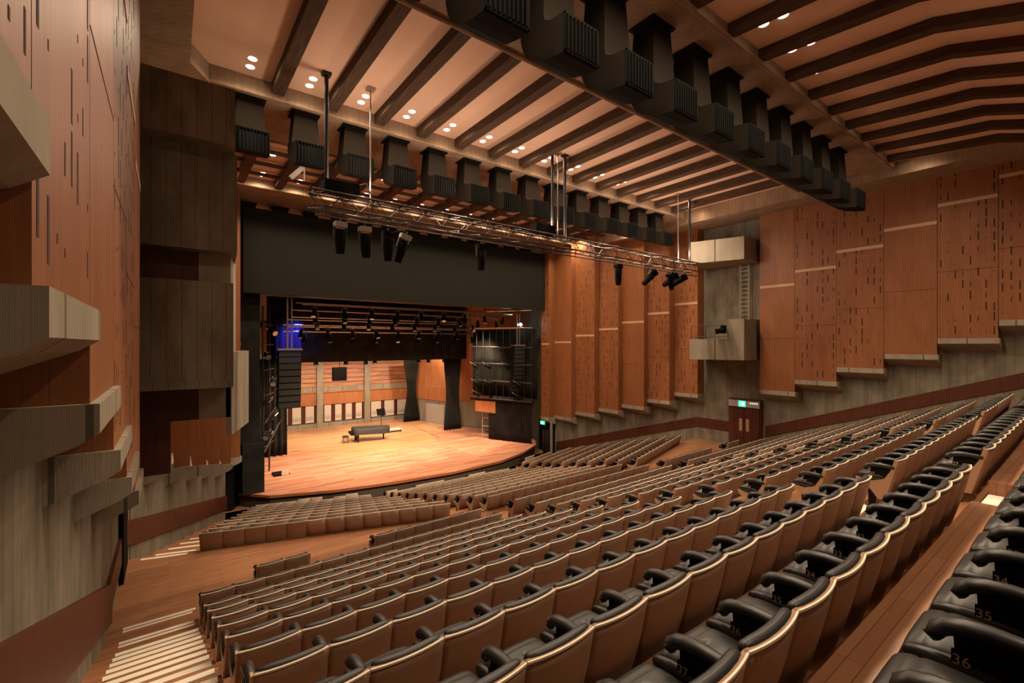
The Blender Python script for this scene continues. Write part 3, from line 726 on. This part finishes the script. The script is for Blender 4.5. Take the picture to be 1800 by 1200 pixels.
# lighting bars over the stage
bars = [(28.6, 2.35), (30.2, 2.1), (31.6, 1.75), (33.0, 1.2), (34.2, .9)]
for i, (y, z) in enumerate(bars):
    b_ = empty('lighting_bar', (0, 0, 0), f'horizontal pipe bar with lanterns over the stage, {ORD[i]} from the front', 'lighting bar', 'lighting bars over the stage')
    m = MB(); m.tube([(6.2, y, z), (21.6, y, z)], .05, 6); m.tube([(6.2, y, z+.45), (21.6, y, z+.45)], .04, 6); m.build('pipe', STEEL, b_)
    m = MB()
    for x in range(7, 22, 2): m.tube([(x, y, z), (x, y, z+.45)], .025, 5); m.tube([(x, y, z+.45), (x, y, 6)], .012, 4)
    m.build('hanger', RIG, b_)
    for j in range(9):
        x = 6.9+j*1.72+(i*.43) % 1.1
        if x > 21.4: continue
        lan(x, y, z-.36, R(-20+((i*7+j*13) % 5)*9), R((j*37) % 60-30), f'lantern on the {ORD[i]} bar over the stage, {ORD[j]} from left', 'lanterns over the stage', 1.25)
for j, x in enumerate((8.0, 9.2, 11.6, 13.2, 14.0, 17.9, 19.0, 20.6)):
    lan(x, 38, -1.15, R(-15+8*(j % 4)), R(j*50 % 90-40), f'lantern peeping below the mid stage border, {ORD[j]} from left', 'lanterns below the mid stage border', 1.5)
# lamp of the upper right frame
m = MB(); m.smooth = True; m.rbox((22.0, 28.1, 1.55), (.14, .14, .11), 1, 12, 8); m.build('work_light', COOL, None, label='bright cool white work light at the top of the right frame', cat='work light')
# hanging black box speaker over mid stage
o = empty('hung_speaker', (0, 0, 0), 'square black speaker box hanging before the back wall boarding', 'speaker')
m = MB(); m.box(11.05, 12.15, 39.6, 40.1, -3.1, -1.95); m.build('cabinet', BLACKM, o); m = MB(); m.tube([(11.6, 39.8, -1.95), (11.6, 39.8, 3)], .03, 6); m.build('hanging_cable', DARK, o)
# line arrays
def array(x, y, z1, n, h, wd, lab, yawd, curve):
    r = empty('speaker_array', (x, y, H+z1), lab, 'speaker array', None, yawd)
    m = MB(False); m.box(-wd/2-.05, wd/2+.05, -.1, .6, .02, .12); m.build('flying_frame', STEEL, r)
    yy, zz, a = 0, 0, 0
    for i in range(n):
        m = MB(False); m.prism([(0, 0), (.55, -.05), (.55, -h+.05), (0, -h+.015)], 'x', -wd/2, wd/2); m.m = 1; m.box(-wd/2+.03, wd/2-.03, -.012, 0, -h+.05, -.03)
        m.xf(Matrix.Translation((0, yy, zz)) @ Matrix.Rotation(a, 4, 'X')); m.build('speaker_cabinet', [BLACKM, GRILLE], r)
        yy += math.sin(a)*h; zz -= math.cos(a)*h; a += curve
    m = MB(False); m.tube([(-.1, .2, .1), (-.1, .2, 5.0)], .05, 6); m.tube([(.12, .2, .1), (.12, .2, 5.0)], .04, 6); m.build('suspension_pole', STEEL, r)
array(5.35, 27.5, -.35, 9, .36, 1.15, 'tall curved black speaker array hanging at the left of the stage', 0, R(.9))
array(21.75, 27.9, -.15, 11, .33, .9, 'tall curved black speaker array hanging at the right of the stage', R(-10), R(1.6))
# piano
def piano():
    r = empty('grand_piano', (11.85, 36.6, ZST+H), 'grand piano under a dark cloth cover in the middle of the stage', 'piano', None, R(-8))
    out = [(-.1, -.78), (.25, -.78), (2.2, -.70), (2.6, -.45), (2.72, -.1), (2.6, .25), (2.2, .42), (1.5, .5), (.9, .74), (.25, .78), (-.1, .78)]
    m = MB(False); m.prism(out, 'z', .66, 1.02); m.build('piano_case', BLACKM, r)
    m = MB(False); m.smooth = True
    n = len(out); vs_ = []
    for q, (sc_, z) in enumerate(((1.03, .58), (1.03, .80), (1.02, 1.0), (.98, 1.06), (.5, 1.08))):
        for i, (x, y) in enumerate(out): vs_.append((1.3+(x-1.3)*sc_, y*sc_*(1 if q else 1+.04*math.sin(i*3)), z+(.05*math.sin(i*2.3) if q == 0 else 0)))
    fs = [(q*n+i, q*n+(i+1) % n, (q+1)*n+(i+1) % n, (q+1)*n+i) for q in range(4) for i in range(n)]+[tuple(range(4*n, 5*n))]
    m.add(vs_, fs); m.build('cloth_cover', mat('piano_cover', (.028, .024, .020), .7), r)
    m = MB(False); m.box(-.38, -.05, -.72, .72, .60, .74); m.build('keyboard', BLACKM, r)
    for (x, y) in ((.15, -.62), (.15, .62), (2.25, -.1)):
        m = MB(False); m.tube([(x, y, .66), (x, y, .3), (x, y, .06)], [.085, .06, .05], 8); m.tube([(x-.04, y, .045), (x+.04, y, .045)], .045, 8); m.build('leg', BLACKM, r)
    m = MB(False); m.box(.1, .16, -.12, .12, .06, .66); m.build('pedal_lyre', BLACKM, r)
    b = empty('piano_bench', (11.1, 36.5, ZST+H), 'small black padded stool at the piano keyboard', 'stool', None, R(-8))
    m = MB(False); m.rbox((0, 0, .48), (.22, .38, .06), .4, 16, 8); m.build('seat', LEATHER, b)
    for x in (-.17, .17):
        for y in (-.3, .3):
            m = MB(False); m.tube([(x, y, .45), (x, y, 0)], .022, 6); m.build('leg', DARK, b)
piano()
o = empty('piano_dolly', (15.9, 38.6, ZST+H), 'low flat black trolley behind the tail of the piano', 'trolley')
m = MB(False); m.box(-.7, .7, -.4, .4, .18, .26); m.build('platform', PALE, o); 
for x in (-.55, .55):
    m = MB(False); m.cyl((x, -.3, .09), .09, .05, 10, 'y'); m.build('wheel', BLACKM, o)
o = empty('music_stand', (15.9, 41.5, ZST+H), 'dark stand with tilted desk between piano and back wall', 'music stand')
m = MB(False); m.tube([(0, 0, 0), (0, 0, 1.3)], .03, 6); m.tube([(-.3, 0, 0), (.3, 0, 0)], .02, 5); m.build('stand_pole', DARK, o)
m = MB(False); m.prism([(-.1, 1.1), (.15, 1.7), (.2, 1.68), (-.05, 1.08)], 'x', -.4, .4); m.build('desk', BLACKM, o)
# ================================================================ TRUSS OVER THE STALLS
TY = 13.8; tx0, tx1 = 3.2, 22.9
tr = empty('lighting_truss', (0, 0, 0), 'long silver box truss spanning the hall below the ceiling', 'truss')
zt, zb_, yw = 4.38, 3.93, .26
for (y, z) in ((TY-yw, zt), (TY+yw, zt), (TY-yw, zb_), (TY+yw, zb_)):
    m = MB(); m.tube([(tx0, y, z), (tx1, y, z)], .032, 8); m.build('chord', RIG, tr)
m = MB(); n = int((tx1-tx0)/.45)
for i in range(n):
    xa = tx0+i*.45; xb = xa+.45
    for y in (TY-yw, TY+yw):
        m.tube([(xa, y, zb_ if i % 2 else zt), (xb, y, zt if i % 2 else zb_)], .014, 4)
    m.tube([(xa, TY-yw if i % 2 else TY+yw, zt), (xb, TY+yw if i % 2 else TY-yw, zt)], .014, 4)
    m.tube([(xa, TY-yw if i % 2 else TY+yw, zb_), (xb, TY+yw if i % 2 else TY-yw, zb_)], .014, 4)
m.build('lacing', RIG, tr)
m = MB(); m.tube([(tx0+.1, TY-.15, 3.68), (tx1-.1, TY-.15, 3.68)], .028, 8); m.build('lower_pipe', RIG, tr)
m = MB()
for i in range(16): x = tx0+.4+i*1.25; m.tube([(x, TY-.15, 3.68), (x, TY-.2, 3.95)], .014, 4)
m.build('drop_clamp', DARK, tr)
for i, (x, nm) in enumerate(((3.65, 'black pole'), (4.95, 'chain'), (12.45, 'black pole'), (12.75, 'chain'), (13.15, 'black pole'), (21.3, 'chain'), (22.35, 'black pole'))):
    m = MB(); m.tube([(x, TY, zt), (x, TY, 7.86)], .06 if nm != 'chain' else .022, 8); m.box(x-.12, x+.12, TY-.12, TY+.12, 7.80, 7.875); m.build('suspension_pole', DARK if nm != 'chain' else STEEL, tr)
for x in (4.0, 11.9):
    m = MB(); m.box(x-.45, x+.55, TY-.2, TY+.2, zt+.05, zt+.38); m.build('distribution_box', BLACKM, tr)
m = MB(); m.tube([(5.4, TY-.1, zb_), (5.2, TY-.2, 3.6), (5.5, TY-.3, 3.45), (5.9, TY-.2, 3.6), (6.0, TY-.1, zb_)], .02, 5); m.tube([(4.3, TY, zt+.3), (4.8, TY-.1, zt+.5), (5.0, TY-.1, zt), (4.95, TY-.1, zb_)], .02, 5); m.build('cable_loop', BLACKM, tr)
def mover(kind):
    D = {}
    m = MB(False); m.box(-.17, .17, -.13, .13, -.14, .02); D['base'] = (m, PALE if kind == 0 else BLACKM)
    m = MB(False)
    for s in (-1, 1): m.box(s*.17-.025, s*.17+.025, -.05, .05, -.42, -.12)
    D['yoke'] = (m, DARK)
    m = MB(False); m.smooth = True; m.tube([(0, 0, -.20), (0, 0, -.26), (0, .0, -.60), (0, 0, -.86), (0, 0, -.90)], [.10, .15, .15, .12, .11], 14); D['lamp_head'] = (m, BLACKM)
    m = MB(False); m.tube([(0, 0, .0), (0, 0, .12)], .02, 6); D['clamp'] = (m, STEEL)
    return {k: v[0].mesh(k, v[1]) for k, v in D.items()}
M0, M1 = mover(0), mover(1)
for i, (x, z, k, ry, rx) in enumerate(((4.0, 3.55, 0, 0, 0), (4.72, 3.52, 0, .05, 0), (5.45, 3.50, 1, 0, 0), (6.05, 3.48, 0, -.25, .2), (8.9, 3.55, 1, 0, 0), (16.35, 3.6, 1, 0, 0), (19.1, 3.6, 1, -.7, .3), (20.3, 3.6, 1, .55, .2), (20.9, 3.6, 1, -.8, .4), (21.7, 3.6, 1, -.9, .4))):
    o = empty('moving_head_light', (x, TY-.15, z+H), f'black moving head spotlight under the long truss, {ORD[i]} from left', 'spotlight', 'moving head lights on the truss')
    o.rotation_euler = (rx, -ry, 0)
    for kk, me in (M0 if k == 0 else M1).items(): link(kk, me, o)
for x in (4.6, 8.2, 12.2, 15.8, 19.4, 22.2):  # fill lights without lamp bodies, added along the truss to brighten the ceiling
    L = bpy.data.lights.new('added_ceiling_fill', 'POINT'); L.energy = 210; L.color = (1, .76, .58); L.shadow_soft_size = .35
    o = bpy.data.objects.new('added_ceiling_fill', L); C.objects.link(o); o.location = (x, TY, zt+.5+H)
# little camera arm on the left ceiling
o = empty('ceiling_camera', (0, 0, 0), 'pale bracket fixture below the far ceiling bay at left', 'fixture')
m = MB(); m.tube([(3.35, 17.2, 5.75), (3.75, 17.2, 6.2)], .08, 8); m.tube([(3.8, 17.2, 5.75), (3.8, 17.2, 6.3)], .03, 6); m.build('arm', PALE, o)
# stage left clutter: ladder-like rig with floor lights
o = empty('side_light_stand', (0, 0, 0), 'tangle of booms and lamps at the left edge of the stage', 'light stand')
m = MB()
for (x, y) in ((4.3, 29.5), (4.9, 31.2)): m.tube([(x, y, ZST), (x, y, 2.2)], .05, 6)
for z in (-6.0, -4.6, -3.0, -1.5, 0, 1.2): m.tube([(4.2, 29.4, z), (5.2, 31.6, z)], .035, 6)
m.tube([(4.35, 29.4, -6.2), (5.4, 29.9, -4.3)], .05, 6); m.tube([(4.4, 29.4, -4.5), (5.3, 30.2, -3.4)], .05, 6)
m.build('boom', RIG, o)
for j, (x, y, z) in enumerate(((4.5, 29.4, -3.3), (4.9, 30, -4.2), (4.6, 29.6, -5.2), (5.0, 30.6, -2.2), (4.5, 29.8, -.6), (4.9, 30.8, .8))):
    lan(x, y, z, R(-60), R(-60+j*17), f'lamp on the left stage side stand, {ORD[j]} listed near the dark drape', 'lamps on the left side stand', 1.4)
m = MB(); m.box(4.9, 5.75, 29.6, 30.4, ZST, ZST+.10); m.m = 1; m.box(5.3, 5.7, 29.58, 29.62, ZST+.02, ZST+.3); m.build('floor_lamp_box', [BLACKM, WHITE], None, label='small white fronted box lying on the stage floor at left', cat='box')
# cart in the right opening below the frame
o = empty('stage_trolley', (0, 0, 0), 'pale blue grey rack trolley in the dark opening below the right frame', 'trolley')
m = MB()
for x, y in ((20.95, 31.9), (21.25, 31.0)): m.tube([(x, y, ZST), (x, y, -5.2)], .03, 6)
for z in (-7.5, -6.8, -6.1, -5.4): m.tube([(20.95, 31.9, z), (21.25, 31.0, z)], .03, 6)
m.build('rack_frame', PALE, o)
# ================================================================ STAGE LIGHT (the lanterns' light)
def area(x, y, z, tx, ty, tz, e, size, col=WARM):
    L = bpy.data.lights.new('stage_wash', 'SPOT'); L.energy = e; L.color = col; L.spot_size = R(size); L.spot_blend = .7; L.shadow_soft_size = .25
    o = bpy.data.objects.new('stage_wash_light', L); C.objects.link(o); o.location = (x, y, z+H)
    o.rotation_euler = (Vector((tx, ty, tz))-Vector((x, y, z))).to_track_quat('-Z', 'Y').to_euler()
for x in (8, 12, 16, 20):
    area(x, 30.5, 1.6, x-.5, 33, -8, STAGE_W, 95)
    area(x, 38.2, 0.6, x, 42.5, -7.5, STAGE_W*.42, 110)
    if x < 19: area(x, TY, 3.6, x-.3, 28.5, -8, STAGE_W*1.7, 42)
area(7.2, 34, 1.6, 7.4, 35.6, .4, 250, 80, (.15, .2, 1))
area(21.2, 27.6, 1.3, 18, 35.5, -.2, 50, 90, (.7, .9, 1))
